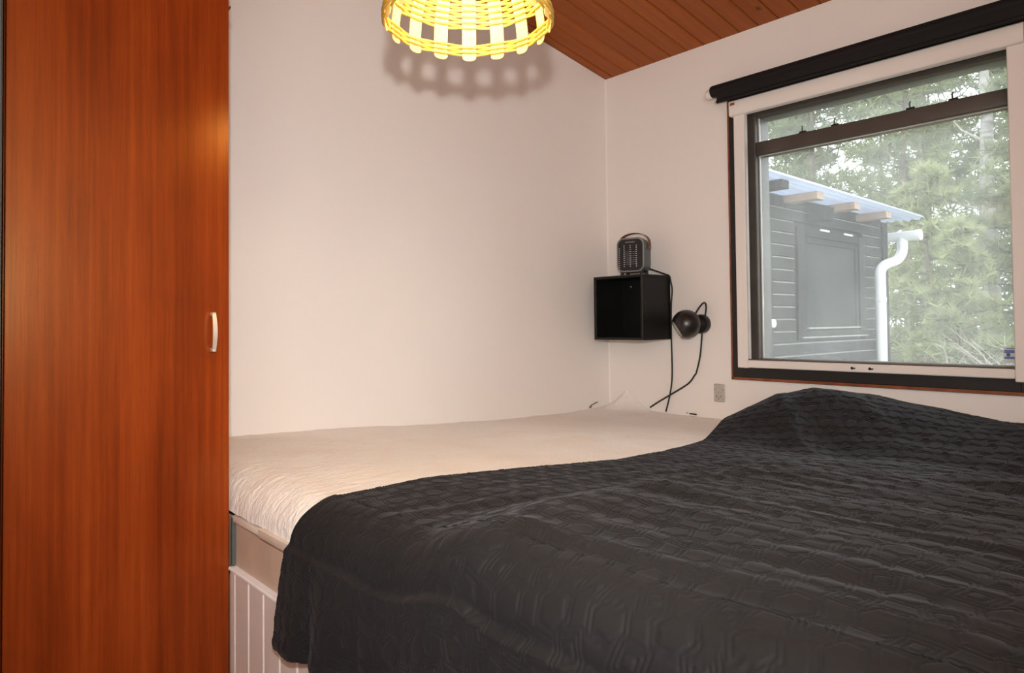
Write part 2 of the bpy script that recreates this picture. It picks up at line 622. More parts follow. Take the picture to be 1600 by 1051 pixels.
for yy in (-1.195, -1.257):
    mb = MB().lathe([(.004, 0), (.005, -.006), (.002, -.010), (0, -.011)], (-.040, yy, .877), 12, 'x')
    mb.box((-.050, yy - .0015, .8745), (-.0395, yy - .011, .8785), .001)
    mb.build('thumb_screw', M['black_metal'], scr)

# black roller blind above the window
bl = thing('roller_blind', 'black roller blind rolled up on its tube above the window', 'blind', (-.05, -1.22, 1.98))
zt = 2.033
MB().lathe([(.0, -1.86), (.025, -1.86), (.0255, -1.855), (.0255, -.645), (.024, -.638), (0, -.638)], (-.048, 0, zt), 28, 'y').build('roll', M['black_cloth'], bl, 40)
fab = [(-.0705, 2.040), (-.0725, 2.020), (-.0705, 1.995), (-.067, 1.982), (-.0655, 1.9815), (-.069, 1.995), (-.071, 2.020), (-.069, 2.040)]
MB().prism(fab, 'y', -1.85, -.672).build('fabric', M['black_cloth'], bl, 50)
MB().lathe([(0, -1.85), (.0075, -1.85), (.0075, -.671), (0, -.671)], (-.0665, 0, 1.980), 12, 'y').build('bottom_bar', M['black_cloth'], bl, 40)
MB().lathe([(0, -.638), (.021, -.638), (.0225, -.628), (.020, -.614), (0, -.612)], (-.044, 0, 2.027), 20, 'y').build('end_cap', M['white_lacquer'], bl, 40)
mb = MB().box((-.060, -.628, 2.010), (0, -.632, 2.045), .001)
mb.build('bracket', M['white_lacquer'], bl)
MB().box((-.060, -1.862, 2.010), (0, -1.866, 2.045), .001).build('bracket', M['white_lacquer'], bl)
MB().tube([(-.067, -.671, 1.980), (-.067, -.660, 1.980)], .0035, 8).build('bar_end', M['chrome'], bl)

# ------------------------------------------------------------------ wardrobe
wx0, wx1, wh = -2.508, -2.0700, 2.42
wr = thing('wardrobe', 'tall mahogany veneer wardrobe beside the foot of the bed', 'wardrobe', ((wx0 + wx1) / 2, -.3, 0))
th = .018
MB().box((wx0, -.578, .06), (wx0 + th, -.012, wh), .001).build('side_panel', M['mahogany'], wr)
MB().box((wx1 - th, -.578, .0), (wx1, -.012, wh), .001).build('side_panel', M['mahogany'], wr)
MB().box((wx0 + th, -.578, wh - th), (wx1 - th, -.012, wh), .001).build('top_panel', M['mahogany'], wr)
MB().box((wx0 + th, -.578, .06), (wx1 - th, -.012, .06 + th), .001).build('bottom_panel', M['mahogany'], wr)
MB().box((wx0 + th, -.018, .06 + th), (wx1 - th, -.012, wh - th)).build('back_panel', M['mahogany'], wr, 0)
MB().box((wx0, -.545, 0), (wx1 - th, -.52, .06), .001).build('plinth', M['mahogany'], wr)
door = MB().box((wx0 + .0015, -.600, .07), (wx1 - .0010, -.5785, wh - .005), .0012).build('door', M['mahogany'], wr)
hx = -2.1110
pts = []
for i in range(13):
    a = i / 12
    z = .9955 + .087 * a
    pts.append((hx, -.6165 - .0085 * math.sin(PI * a), z))
mb = MB()
vs, fs = [], []
for i, q in enumerate(pts):
    a = i / 12
    hw = .0038 + .0012 * math.sin(PI * a)
    for dx, dy in ((-hw, .0022), (hw, .0022), (hw, -.0022), (-hw, -.0022)):
        vs.append((q[0] + dx, q[1] + dy, q[2]))
for i in range(12):
    for k in range(4):
        l = (k + 1) % 4
        fs.append((4 * i + k, 4 * i + l, 4 * i + 4 + l, 4 * i + 4 + k))
fs += [(3, 2, 1, 0), (48, 49, 50, 51)]
mb.add(vs, fs)
for z in (.9975, 1.0805):
    mb.box((hx - .0042, -.6195, z - .0045), (hx + .0042, -.5995, z + .0045), .0015)
mb.build('handle', M['steel'], door, 45)
MB().prism([(-2.0705, 1.808), (-2.0605, 1.826), (-2.0615, 1.8305), (-2.0705, 1.826)], 'y', -.585, -.560).build('catch', M['mahogany_edge'], wr, 0)

# ------------------------------------------------------------------ bed
BX, BY = -2.07, -2.22
bed = thing('bed_base', 'built-in bed platform with white tongue-and-groove panelling at the foot', 'bed', (-1.03, -1.1, 0))
MB().box((-2.040, BY + .03, .0), (-.004, -.004, .585), .002).build('platform', M['bed_wood'], bed)
pme = None
yy = -.635 + .0835
first = True
PB = .0835
kmax = int((yy - (BY)) / PB)
for i in range(kmax + 1):
    y1 = yy - PB * i - .0016
    y0 = max(y1 - PB + .0032, BY)
    if y1 > -.598:
        y1 = -.602
    cc = .003
    MB().prism([(BX, y0 + cc), (BX, y1 - cc), (BX + cc, y1), (BX + .014, y1), (BX + .014, y0), (BX + cc, y0)], 'z', .01, .478).build('panel_board', M['bed_white'], bed, 0)
MB().box((BX + .006, BY, .01), (BX + .0135, -.602, .478)).build('panel_backing', M['bed_groove'], bed, 0)
i = 0
x = BX + .014
while x < -.05:
    x1 = min(x + PB - .0032, -.006)
    cc = .003
    MB().prism([(x + cc, BY), (x1 - cc, BY), (x1, BY + cc), (x1, BY + .014), (x, BY + .014), (x, BY + cc)], 'z', .01, .478).build('panel_board', M['bed_white'], bed, 0)
    x += PB
MB().box((BX + .014, BY + .006, .01), (-.006, BY + .0135, .478)).build('panel_backing', M['bed_groove'], bed, 0)
MB().box((BX - .004, BY - .004, .478), (BX + .020, -.602, .4865), .002).build('top_moulding', M['bed_groove'], bed)
MB().box((BX + .020, BY - .004, .478), (-.006, BY + .020, .4865), .002).build('top_moulding', M['bed_groove'], bed)
MB().box((BX + .012, BY + .02, .4865), (BX + .030, -.602, .590), .001).build('side_board', M['bed_wood'], bed)
MB().box((BX + .030, BY + .012, .4865), (-.006, BY + .030, .590), .001).build('side_board', M['bed_wood'], bed)
MB().box((BX - .003, BY - .002, .592), (BX + .05, -.775, .612), .006).build('edge_board', M['bed_edge'], bed)
MB().box((BX + .004, -.774, .590), (BX + .05, -.602, .606), .005).build('edge_board', M['bed_edge'], bed)
MB().box((BX + .002, -.602, .488), (BX + .010, -.612, .60), .001).build('corner_strip', M['grey_trim'], bed)


def lerp(x, xs, ys):
    return float(np.interp(x, xs, ys))


MX = [-2.10, -1.8, -1.45, -1.145, -.65, -.3, 0]
MZ = [.694, .700, .684, .664, .640, .635, .633]


def sm(a, b, x):
    q = min(1, max(0, (x - a) / (b - a)))
    return q * q * (3 - 2 * q)


def matt_z(x, y):
    z = lerp(x, MX, MZ)
    z += .004 * noise.noise((x * 3.1, y * 3.3, 1.7)) + .0022 * noise.noise((x * 11, y * 9, 4.2))
    # the protector bunches up into a peak in the corner of the walls
    if x > -.3 and y > -.35:
        a = max(0, 1 - abs(y + .107) / (.150 if y < -.107 else .125))
        b = max(0, 1 + x / .12)
        z += .088 * (a ** 1.25) * (b ** 1.3)
        z += .010 * math.exp(-((x + .05) ** 2 + (y + .1) ** 2) / .02)
    return z


# mattress with a cream protector: rounded slab with puckered foot edge
mt = MB()
NX, NY = 130, 120
mx0, mx1, my0, my1 = BX + .006, -.003, BY - .006, -.002
grid = {}
vs, fs = [], []
Rr = .085


def edge_drop(d):
    if d >= Rr:
        return 0.0
    q = 1 - d / Rr
    return Rr * (1 - math.sqrt(max(0, 1 - q * q)))


xs = sorted(set([mx0 + Rr * (1 - math.cos(PI / 2 * i / 6)) for i in range(7)] + list(np.linspace(mx0 + Rr, -.16, 110)) + list(np.linspace(-.15, mx1, 24))))
ys = sorted(set([my0 + Rr * (1 - math.cos(PI / 2 * i / 6)) for i in range(7)] + list(np.linspace(my0 + Rr, -.34, 70)) + list(np.linspace(-.325, my1, 36))))
for i, x in enumerate(xs):
    for j, y in enumerate(ys):
        z = matt_z(x, y) - max(edge_drop(x - mx0), edge_drop(y - my0))
        pk = math.exp(-((x - mx0) / .07) ** 2)
        z += pk * (.006 * noise.noise((x * 14, y * 26, 2.2)) + .003 * noise.noise((x * 30, y * 60, 7.2)))
        xx = x + pk * .004 * abs(noise.noise((y * 22, 3.3, 1.0)))
        vs.append((xx, y, z))
A, B = len(xs), len(ys)
for i in range(A - 1):
    for j in range(B - 1):
        fs.append((i * B + j, (i + 1) * B + j, (i + 1) * B + j + 1, i * B + j + 1))
ring = [i * B for i in range(A)] + [(A - 1) * B + j for j in range(1, B)] + [i * B + B - 1 for i in range(A - 2, -1, -1)] + [j for j in range(B - 2, 0, -1)]
base = len(vs)
for r in ring:
    v = vs[r]
    vs.append((v[0] + (.012 if v[0] < mx0 + .02 else 0), v[1], .6125))
nR = len(ring)
for k in range(nR):
    fs.append((ring[k], ring[(k + 1) % nR], base + (k + 1) % nR, base + k))
fs.append(tuple(base + k for k in range(nR)))
mt.add(vs, fs)
mo = mt.build('mattress', M['cotton'], None, 60)
tag(mo, 'cream mattress with a rumpled cotton protector lying on the white panelled bed', 'mattress')

# bedspread -------------------------------------------------------
EX = [0, .10, .20, .35, .50, .75, .95, 1.2, 1.4, 1.6, 1.75, 1.95, 2.05, 2.14, 2.28, 2.6]
EY = [-.70, -.735, -.775, -.855, -.905, -.975, -1.015, -1.050, -1.040, -1.015, -1.0, -1.0, -.995, -.965, -.925, -.915]
PY = [-2.6, -2.3, -1.9, -1.745, -1.65, -1.475, -1.31, -1.234, -1.121, -1.03, -.949, -.85, -.757, -.69]
PA = [.080, .082, .086, .088, .092, .124, .148, .156, .156, .140, .108, .050, .006, 0]


def pile(x, y):
    a = lerp(y, PY, PA)
    s = -x
    prof = .80 + .20 * sm(0, .20, s) if s < .24 else 1 - sm(.22, .66, s)
    return a * prof


def quilt_z(x, y, yy):
    """height of the spread; yy = distance inside its far edge"""
    inn = sm(0, .22, yy)
    z = lerp(x, MX, MZ) + .016
    z += pile(x, y)
    # a folded duvet lies under the near part of the spread: its rounded border shows as a long ridge
    wob = .03 * noise.noise((x * 2.1, y * 2.1, 6.6))
    a, b = -1.40 + wob - y, -.93 + wob - x
    m = min(a, b) - .06 * math.exp(-abs(a - b) * 9)
    bulk = sm(-.08, .13, m)
    z += .036 * bulk + .007 * math.exp(-((m - .08) / .06) ** 2)
    z -= .006 * math.exp(-((m + .08) / .05) ** 2) * inn
    z += .030 * sm(-1.15, -1.5, y) * sm(-.62, -.92, x) * (1 - bulk) * .6
    # crease from the ridge down to the foot
    d = (x + 2.02) * .75 + (y + 1.50) * .66
    z += .004 * math.exp(-(d / .026) ** 2) * sm(-1.82, -1.98, x) * sm(-1.2, -1.4, y)
    # wrinkles running away from the ridge towards the near side
    q = x - .06 * (y + 1.5) + .045 * noise.noise((x * 1.6, y * 2.2, .3))
    amp = .0105 * sm(-1.30, -1.62, y) * sm(-.35, -.75, x)
    wv = noise.noise((q * 7.5, y * 1.2, 5.1))
    z += amp * (1 - math.sqrt(wv * wv + .006) * 2.4) * inn
    wv = noise.noise((q * 15 + .4 * y, y * 1.9, 9.1))
    z += amp * .65 * (1 - math.sqrt(wv * wv + .010) * 2.6) * inn
    wv = noise.noise((x * 4.0, (y + .25 * x) * 13, 7.7))
    z += .0048 * (1 - math.sqrt(wv * wv + .010) * 2.3) * inn * sm(-.75, -1.1, x) * (1 - sm(-1.45, -1.65, y))
    z += .0035 * noise.noise((x * 9, y * 9, 2.2)) * inn
    # creases in the heap
    q2 = y * .8 - .65 * x
    wv = noise.noise((q2 * 8, x * 2.5, 3.7))
    z += .008 * (1 - math.sqrt(wv * wv + .010) * 2.3) * sm(.86, .50, -x) * sm(.02, .18, yy) * sm(.05, .2, -x)
    return z


LS = 2.085          # bed length before the cloth bends over the foot
Rb = .085
HANG = .215
sN = list(np.arange(0.004, LS - Rb, .0095))
sN += [LS - Rb + Rb * PI / 2 * k / 9 for k in range(10)]
s_end = LS - Rb + Rb * PI / 2
hang_n = list(np.arange(s_end + .0095, s_end + HANG - .03, .0095)) + [s_end + HANG - .028, s_end + HANG - .018, s_end + HANG - .010, s_end + HANG]
sN += hang_n
LT = 2.245
tN = 160
HT = .30


def place(s, y_, yin):
    """cloth parameter -> position"""
    if s <= LS - Rb:
        return Vector((-s, y_, quilt_z(-s, y_, yin)))
    zb = quilt_z(-(LS - Rb), y_, yin)
    if s <= s_end + 1e-6:
        a = (s - (LS - Rb)) / Rb
        return Vector((-(LS - Rb) - Rb * math.sin(a), y_, zb - Rb * (1 - math.cos(a))))
    d = s - s_end
    wob = (.020 * math.sin(y_ * 13 + 1.2) + .012 * math.sin(y_ * 29 + .4)) * min(1, d / .2)
    return Vector((-LS - .012 - abs(wob) * .9 - .05 * d * 0, y_, zb - Rb - d))


vs, fs, uvs = [], [], []
nT = tN + 1
tail = 26
cy, sy_ = math.cos(.7237), math.sin(.7237)
for s in sN:
    ye = lerp(s, EX, EY)
    ye += .004 * noise.noise((s * 5, 0, 3)) + .0025 * noise.noise((s * 14, 0, 8))
    rows = [ye + 0.0] + [ye - (ye + LT) * k / tN for k in range(1, tN + 1)]
    for k, y_ in enumerate(rows):
        p_ = place(s, y_, abs(ye - y_))
        if k == 0:
            p_.z -= .008 if s < LS - Rb else 0
            if s > s_end:
                p_.x += .006
        # near hem band of the hanging end
        if s > s_end:
            dd = s - s_end
            tl_ = 1 - (s_end + HANG - s) / .03 if s > s_end + HANG - .03 else 0
            hem_wave = .018 * noise.noise((y_ * 6, 1.1, 0)) - .028 * sm(-.92, -1.15, y_) * sm(0, HANG, dd)
            p_.z -= hem_wave * dd / HANG
            if tl_ > 0:
                p_.x -= .0025 * math.sin(PI * min(1, tl_))
        vs.append(p_[:])
        uvs.append((s * cy * -1 + -y_ * sy_ * 1, s * sy_ + y_ * cy) if False else (-s * cy - y_ * sy_, -s * sy_ + y_ * cy))
    # near side of the bed: the cloth bends over and hangs
    yb = -LT
    for k in range(1, tail + 1):
        d = k / tail * (HT + .06)
        p0 = place(s, yb, 1.0)
        if s > LS - Rb:
            q = Vector((p0.x, yb - min(d, .08) * .6, p0.z - max(0, d - .03) * .2))
            if s > s_end:
                q = Vector((p0.x, yb - .05 * math.sin(min(1, d / .1) * PI / 2), p0.z))
        else:
            a = min(1, d / .07) * PI / 2
            q = Vector((p0.x, yb - .045 * math.sin(a) - .012 * abs(math.sin(s * 14)) * min(1, d / .2), p0.z - .045 * (1 - math.cos(a)) - max(0, d - .07)))
        vs.append(q[:])
        uvs.append((-s * cy - (yb - d) * sy_, -s * sy_ + (yb - d) * cy))
RW = nT + tail
for i in range(len(sN) - 1):
    for j in range(RW - 1):
        fs.append((i * RW + j, (i + 1) * RW + j, (i + 1) * RW + j + 1, i * RW + j + 1))


def upsample(G, k):
    """cubic refinement of a grid along its first axis"""
    P = np.concatenate([2 * G[:1] - G[1:2], G, 2 * G[-1:] - G[-2:-1]])
    out = []
    for q in range(k):
        f = q / k
        p0, p1, p2, p3 = P[:-3], P[1:-2], P[2:-1], P[3:]
        out.append(.5 * (2 * p1 + (p2 - p0) * f + (2 * p0 - 5 * p1 + 4 * p2 - p3) * f * f + (3 * p1 - p0 - 3 * p2 + p3) * f ** 3))
    o = np.stack(out, 1).reshape(-1, *G.shape[1:])
    return np.concatenate([o, G[-1:]])


G = np.concatenate([np.array(vs).reshape(len(sN), RW, 3), np.array(uvs).reshape(len(sN), RW, 2)], 2)
KU, KV = 5, 4
G = upsample(G, KU)
G = np.swapaxes(upsample(np.swapaxes(G, 0, 1).copy(), KV), 0, 1)
Pq, Uq, Vq = G[..., :3], G[..., 3], G[..., 4]
Uw = Uq + .004 * np.sin(Vq * 23 + 1.1) + .003 * np.sin(Uq * 31 + Vq * 17)
Vw = Vq + .004 * np.sin(Uq * 19 + .4)


def cellc(x, per, off):
    return ((x / per + 10 + off) % 1.0 - .5) * per


def grv(d, r, w_):
    return np.exp(-((d - r) / w_) ** 2)


def hexdist(x, y):
    ax, ay = np.abs(x), np.abs(y)
    return np.maximum(ay, ax * .866 + ay * .5)


PU, PV = .128, .104
relief = np.zeros_like(Uw)
gr_ = np.zeros_like(Uw)
for ou_, ov_ in ((0, 0), (.5, .5)):
    d = hexdist(cellc(Uw, PU, ou_), cellc(Vw, PV, ov_))
    gr_ = np.maximum(gr_, np.maximum(grv(d, .0215, .0016), .8 * grv(d, .0285, .0015)))
    relief += .0003 * np.clip(1 - (d / .0205) ** 2, 0, 1) ** .6
for ou_, ov_, sg in ((.5, 0, 1), (0, .5, -1)):
    x_, y_2 = cellc(Uw, PU, ou_), cellc(Vw, PV, ov_)
    xr_, yr_ = .86 * x_ + .5 * sg * y_2, .86 * y_2 - .5 * sg * x_
    d = np.maximum(np.abs(xr_), np.abs(yr_))
    gr_ = np.maximum(gr_, np.maximum(grv(d, .0090, .0017), np.maximum(.9 * grv(d, .0155, .0017), .8 * grv(d, .0220, .0017))))
    relief += .0005 * np.clip(1 - (d / .0085) ** 2, 0, 1) ** .6
    for o2 in (-.004, .004):
        ln = np.abs(x_ + .45 * sg * y_2 - o2)
        gr_ = np.maximum(gr_, .8 * np.exp(-(ln / .0016) ** 2) * (np.abs(y_2) > .030))
relief -= .0023 * gr_
# keep the hems plain
du = np.gradient(Pq, axis=0)
dv = np.gradient(Pq, axis=1)
Nq = np.cross(du, dv)
Nq /= np.linalg.norm(Nq, axis=2, keepdims=True) + 1e-12
if Nq[20, 200, 2] < 0:
    Nq = -Nq
fade = np.clip(np.arange(G.shape[1]) / 6.0, 0, 1)[None, :, None]
Pq = Pq + Nq * (relief[..., None] * fade)
nA, nB = Pq.shape[:2]
idx = np.arange(nA * nB).reshape(nA, nB)
quads = np.stack([idx[:-1, :-1], idx[1:, :-1], idx[1:, 1:], idx[:-1, 1:]], -1).reshape(-1, 4)
me = bpy.data.meshes.new('bedspread')
me.vertices.add(nA * nB)
me.vertices.foreach_set('co', Pq.reshape(-1).astype(np.float32))
me.loops.add(quads.size)
me.loops.foreach_set('vertex_index', quads.reshape(-1).astype(np.int32))
me.polygons.add(len(quads))
me.polygons.foreach_set('loop_start', (np.arange(len(quads)) * 4).astype(np.int32))
me.update(calc_edges=True)
ul = me.uv_layers.new(name='UVMap')
ul.data.foreach_set('uv', np.stack([Uq, Vq], -1).reshape(-1, 2)[quads.reshape(-1)].ravel().astype(np.float32))
me.materials.append(M['quilt'])
me.polygons.foreach_set('use_smooth', [True] * len(me.polygons))
sp_o = obj('bedspread', me)
md = sp_o.modifiers.new('thickness', 'SOLIDIFY')
md.thickness = .006
md.use_rim_only = True
md.offset = -1
tag(sp_o, 'black embossed bedspread draped over the bed and heaped up under the window', 'bedspread')

# ------------------------------------------------------------------ wall box
bxY0, bxY1, bxZ0, bxZ1, bxD = -.3725, -.0885, .9735, 1.2655, .206
wb = thing('wall_box', 'open black box shelf mounted in the corner under the fan heater', 'shelf', (-.1, -.23, bxZ0))
tk = .0125
MB().box((-bxD, bxY0, bxZ1 - tk), (-.001, bxY1, bxZ1), .0012).build('top_panel', M['black_box'], wb)
MB().box((-bxD, bxY0, bxZ0), (-.001, bxY1, bxZ0 + tk), .0012).build('bottom_panel', M['black_box'], wb)
MB().box((-bxD, bxY0, bxZ0 + tk), (-.001, bxY0 + tk, bxZ1 - tk), .0012).build('side_panel', M['black_box'], wb)
MB().box((-bxD, bxY1 - tk, bxZ0 + tk), (-.001, bxY1, bxZ1 - tk), .0012).build('side_panel', M['black_box'], wb)
bk = MB().box((-.012, bxY0 + tk, bxZ0 + tk), (-.002, bxY1 - tk, bxZ1 - tk)).build('back_panel', M['black_box'], wb, 0)
MB().lathe([(.0060, 0), (.0058, -.002), (.003, -.0035), (0, -.0038)], (-.012, -.152, 1.2245), 16, 'x').build('screw', M['chrome'], bk)
e = .0018
for (a, b) in (((-bxD - .0006, bxY0, bxZ0), (-bxD + .0002, bxY0 + .004, bxZ1)), ((-bxD - .0006, bxY1 - .004, bxZ0), (-bxD + .0002, bxY1, bxZ1)), ((-bxD - .0006, bxY0 + .004, bxZ1 - .004), (-bxD + .0002, bxY1 - .004, bxZ1)), ((-bxD - .0006, bxY0 + .004, bxZ0), (-bxD + .0002, bxY1 - .004, bxZ0 + .004))):
    MB().box(a, b).build('edge_strip', M['edge_box'], wb, 0)

# ------------------------------------------------------------------ fan heater (built facing -X, then turned)
ht = thing('fan_heater', 'small grey fan heater with a brown leather strap handle on the black box', 'heater', (-.108, -.252, bxZ1))
ht.rotation_euler.z = math.radians(19)
M['heater_shell'] = paint('grey_green_heater_shell', (.085, .105, .105), .42, .04)
M['heater_rim'] = paint('pale_grey_rim', (.26, .25, .24), .35, .04)
M['leather'] = paint('tan_leather', (.23, .095, .032), .6, .2, 60)
M['grille'] = paint('black_grille', (.012, .012, .012), .5, .1)
M['silver'] = paint('silver_stud', (.78, .78, .78), .35, .02)


def child(parent, mb, name, mat, smooth=35):
    o = bpy.data.objects.new(name, mb.mesh(name, mat, smooth))
    COL.objects.link(o)
    o.parent = parent
    return o


def rrect(wd, hg, r, n=6):
    out = []
    for cx, cy_, a0 in ((wd / 2 - r, hg / 2 - r, 0), (-wd / 2 + r, hg / 2 - r, 90), (-wd / 2 + r, -hg / 2 + r, 180), (wd / 2 - r, -hg / 2 + r, 270)):
        for k in range(n + 1):
            a = math.radians(a0 + 90 * k / n)
            out.append((cx + r * math.cos(a), cy_ + r * math.sin(a)))
    return out


def loft(mb, rings, cap0=True, cap1=True):
    n = len(rings[0])
    vs = [q for r in rings for q in r]
    fs = []
    for i in range(len(rings) - 1):
        for k in range(n):
            l = (k + 1) % n
            fs.append((i * n + k, i * n + l, (i + 1) * n + l, (i + 1) * n + k))
    if cap0:
        fs.append(tuple(reversed(range(n))))
    if cap1:
        fs.append(tuple((len(rings) - 1) * n + k for k in range(n)))
    mb.add(vs, fs)
    return mb


HW, HH, HD, HZ = .134, .160, .112, .094


def hr(x, wd, hg, r):
    return [(x, a, b + HZ) for a, b in rrect(wd, hg, r)]


child(ht, loft(MB(), [hr(.056, .10, .125, .03), hr(.052, .120, .145, .035), hr(.040, .130, .156, .036), hr(-.044, HW, HH, .034), hr(-.052, HW - .003, HH - .003, .033)]), 'shell', M['heater_shell'])
rimm = loft(MB(), [hr(-.050, HW - .003, HH - .003, .033), hr(-.057, HW - .007, HH - .007, .031), hr(-.0575, HW - .014, HH - .014, .028), hr(-.050, HW - .018, HH - .018, .026)], False, False)
child(ht, rimm, 'front_rim', M['heater_rim'])
gr = child(ht, loft(MB(), [hr(-.049, HW - .016, HH - .016, .027), hr(-.0525, HW - .019, HH - .019, .026)]), 'grille_plate', M['grille'])
for k in range(16):
    zz = HZ - .066 + k * .0078
    child(gr, MB().box((-.0545, -.050, zz), (-.052, .050, zz + .0022)), 'grille_bar', M['grille'], 0)
sd = MB().lathe([(0, -.0020), (.0017, -.0012), (.0021, 0)], (0, 0, 0), 8, 'x').mesh('stud', M['silver'])


def stud(y, z, s=1.0):
    o = bpy.data.objects.new('stud', sd)
    COL.objects.link(o)
    o.parent = gr
    o.location = (-.0543, y, HZ + z)
    o.scale = (s, s, s)


for k in range(11):
    zz = .042 - k * .0094
    for yv in (.029, .0, -.029):
        stud(yv, zz, 1.15)
for k in range(7):
    for yv in (.021, .0135, .0065, -.0075, -.0150, -.0225):
        stud(yv, .014 - k * .0092, .6)
for k in range(10):
    stud(.0515, .030 - k * .0094, 1.0)
child(gr, MB().box((-.0545, -.021, HZ + .0560), (-.0525, .023, HZ + .0605), .001), 'badge', M['heater_rim'])
# leather strap: an arch from side to side
strap = MB()
vs, fs = [], []
NS = 24
for k in range(NS + 1):
    a = PI * k / NS
    yv = .0715 * math.cos(a) * (1 if abs(math.cos(a)) < .995 else 1)
    zv = HZ + .040 + .062 * (math.sin(a) ** .62)
    if k in (0, NS):
        zv = HZ + .028
    nrm = Vector((0, math.cos(a), math.sin(a)))
    for (dx, dn) in ((-.012, 0), (.012, 0), (.012, .0028), (-.012, .0028)):
        vs.append((dx * 1.25 + .006, yv + nrm.y * dn, zv + nrm.z * dn))
for i in range(NS):
    for k in range(4):
        l = (k + 1) % 4
        fs.append((4 * i + k, 4 * i + l, 4 * i + 4 + l, 4 * i + 4 + k))
fs += [(0, 1, 2, 3), (4 * NS + 3, 4 * NS + 2, 4 * NS + 1, 4 * NS)]
strap.add(vs, fs)
child(ht, strap, 'strap_handle', M['leather'], 40)
for s in (-1, 1):
    child(ht, MB().lathe([(0, s * .0745), (.0035, s * .0740), (.004, s * .068)], (.006, 0, HZ + .034), 10, 'y'), 'rivet', M['chrome'])
for (fx, fy) in ((-.036, -.044), (-.036, .044), (.036, -.044), (.036, .044)):
    child(ht, MB().tube([(fx * 1.05, fy * 1.12, .0), (fx, fy, .018)], [.006, .009], 10), 'foot', M['black_rubber'])
# its cord: over the back of the box and down the wall
W2 = Matrix.Translation(ht.location) @ Matrix.Rotation(ht.rotation_euler.z, 4, 'Z')


def catmull(P, n=8):
    P = [Vector(p) for p in P]
    out = []
    for i in range(len(P) - 1):
        p0, p1, p2, p3 = P[max(0, i - 1)], P[i], P[i + 1], P[min(len(P) - 1, i + 2)]
        for k in range(n):
            q = k / n
            out.append(.5 * ((2 * p1) + (p2 - p0) * q + (2 * p0 - 5 * p1 + 4 * p2 - p3) * q * q + (3 * p1 - p0 - 3 * p2 + p3) * q ** 3))
    out.append(P[-1])
    return out


inv = W2.inverted()
cordB = [W2 @ Vector((.056, -.020, .048)), (-.030, -.290, 1.297), (-.018, -.325, 1.283), (-.012, -.350, 1.2725), (-.010, -.374, 1.262), (-.008, -.3805, 1.235), (-.007, -.386, 1.195), (-.006, -.3785, 1.12), (-.006, -.377, .97), (-.006, -.378, .81), (-.012, -.368, .72), (-.014, -.346, .643)]
child(ht, MB().tube([inv @ q for q in catmull([Vector(q) for q in cordB])], .0038, 8), 'power_cord', M['black_rubber'], 60)

# ------------------------------------------------------------------ ball wall lamp
bc = Vector((-.085, -.513, 1.0425))
R_ = .0625
wl = thing('wall_lamp', 'black ball-shaped wall lamp on a round magnetic base beside the box', 'lamp', (-.01, -.55, 1.04))
base_c = Vector((0, -.540, 1.0425))
MB().lathe([(.041, 0), (.0425, -.004), (.0425, -.020), (.039, -.028), (.020, -.0295), (.014, -.034), (0, -.034)], base_c, 32, 'x').build('wall_base', M['black_metal'], wl, 40)
MB().tube([base_c + Vector((-.028, 0, 0)), bc + (base_c + Vector((-.03, 0, 0)) - bc).normalized() * (R_ - .004)], [.014, .012], 14).build('magnet_joint', M['black_rubber'], wl)
nrm = (Vector((-.749, .662, 0)) * .87 + Vector((0, 0, -.5)) + Vector((-.662, -.749, 0)) * -.06).normalized()
qrot = Vector((0, 0, 1)).rotation_difference(nrm).to_matrix()
cut = .73
outer, inner = [], []
a_end = math.acos(cut)
NA = 20
for k in range(NA + 1):
    a = PI - (PI - a_end) * k / NA
    outer.append((R_ * math.sin(a), R_ * math.cos(a)))
for k in range(NA + 1):
    a = a_end + (PI - a_end) * k / NA
    inner.append(((R_ - .0018) * math.sin(a), (R_ - .0018) * math.cos(a)))
mb = MB().lathe([(max(r, 0), h_) for r, h_ in outer], (0, 0, 0), 40, 'z', caps=False)
mb.v = [tuple(qrot @ Vector(v) + bc) for v in mb.v]
shade = mb.build('ball_shade', M['black_metal'], wl, 60)
mb = MB().lathe([(max(r, 0), h_) for r, h_ in inner], (0, 0, 0), 32, 'z', caps=False)
mb.v = [tuple(qrot @ Vector(v) + bc) for v in mb.v]
mb.build('reflector', M['cream_inside'], shade, 60)
mb = MB().lathe([(0, .030), (.012, .027), (.018, .015), (.016, .0), (.010, -.02), (.010, -.05)], (0, 0, 0), 20, 'z', caps=False)
mb.v = [tuple(qrot @ Vector(v) + bc) for v in mb.v]
mb.build('bulb', M['cream_inside'], shade, 60)
loop = [bc + Vector((.036, -.022, .043)), (-.034, -.538, 1.105), (-.030, -.556, 1.128), (-.024, -.567, 1.1345), (-.018, -.570, 1.118), (-.014, -.562, 1.078)]
MB().tube(catmull([Vector(q) for q in loop]), .0038, 8).build('cord_loop', M['black_rubber'], wl, 60)
cordA = [(-.016, -.548, 1.004), (-.008, -.540, .995), (-.006, -.528, .905), (-.006, -.508, .832), (-.006, -.497, .815), (-.006, -.462, .776), (-.006, -.368, .7215), (-.008, -.300, .683), (-.012, -.256, .655)]
MB().tube(catmull([Vector(q) for q in cordA]), .0038, 8).build('power_cord', M['black_rubber'], wl, 60)

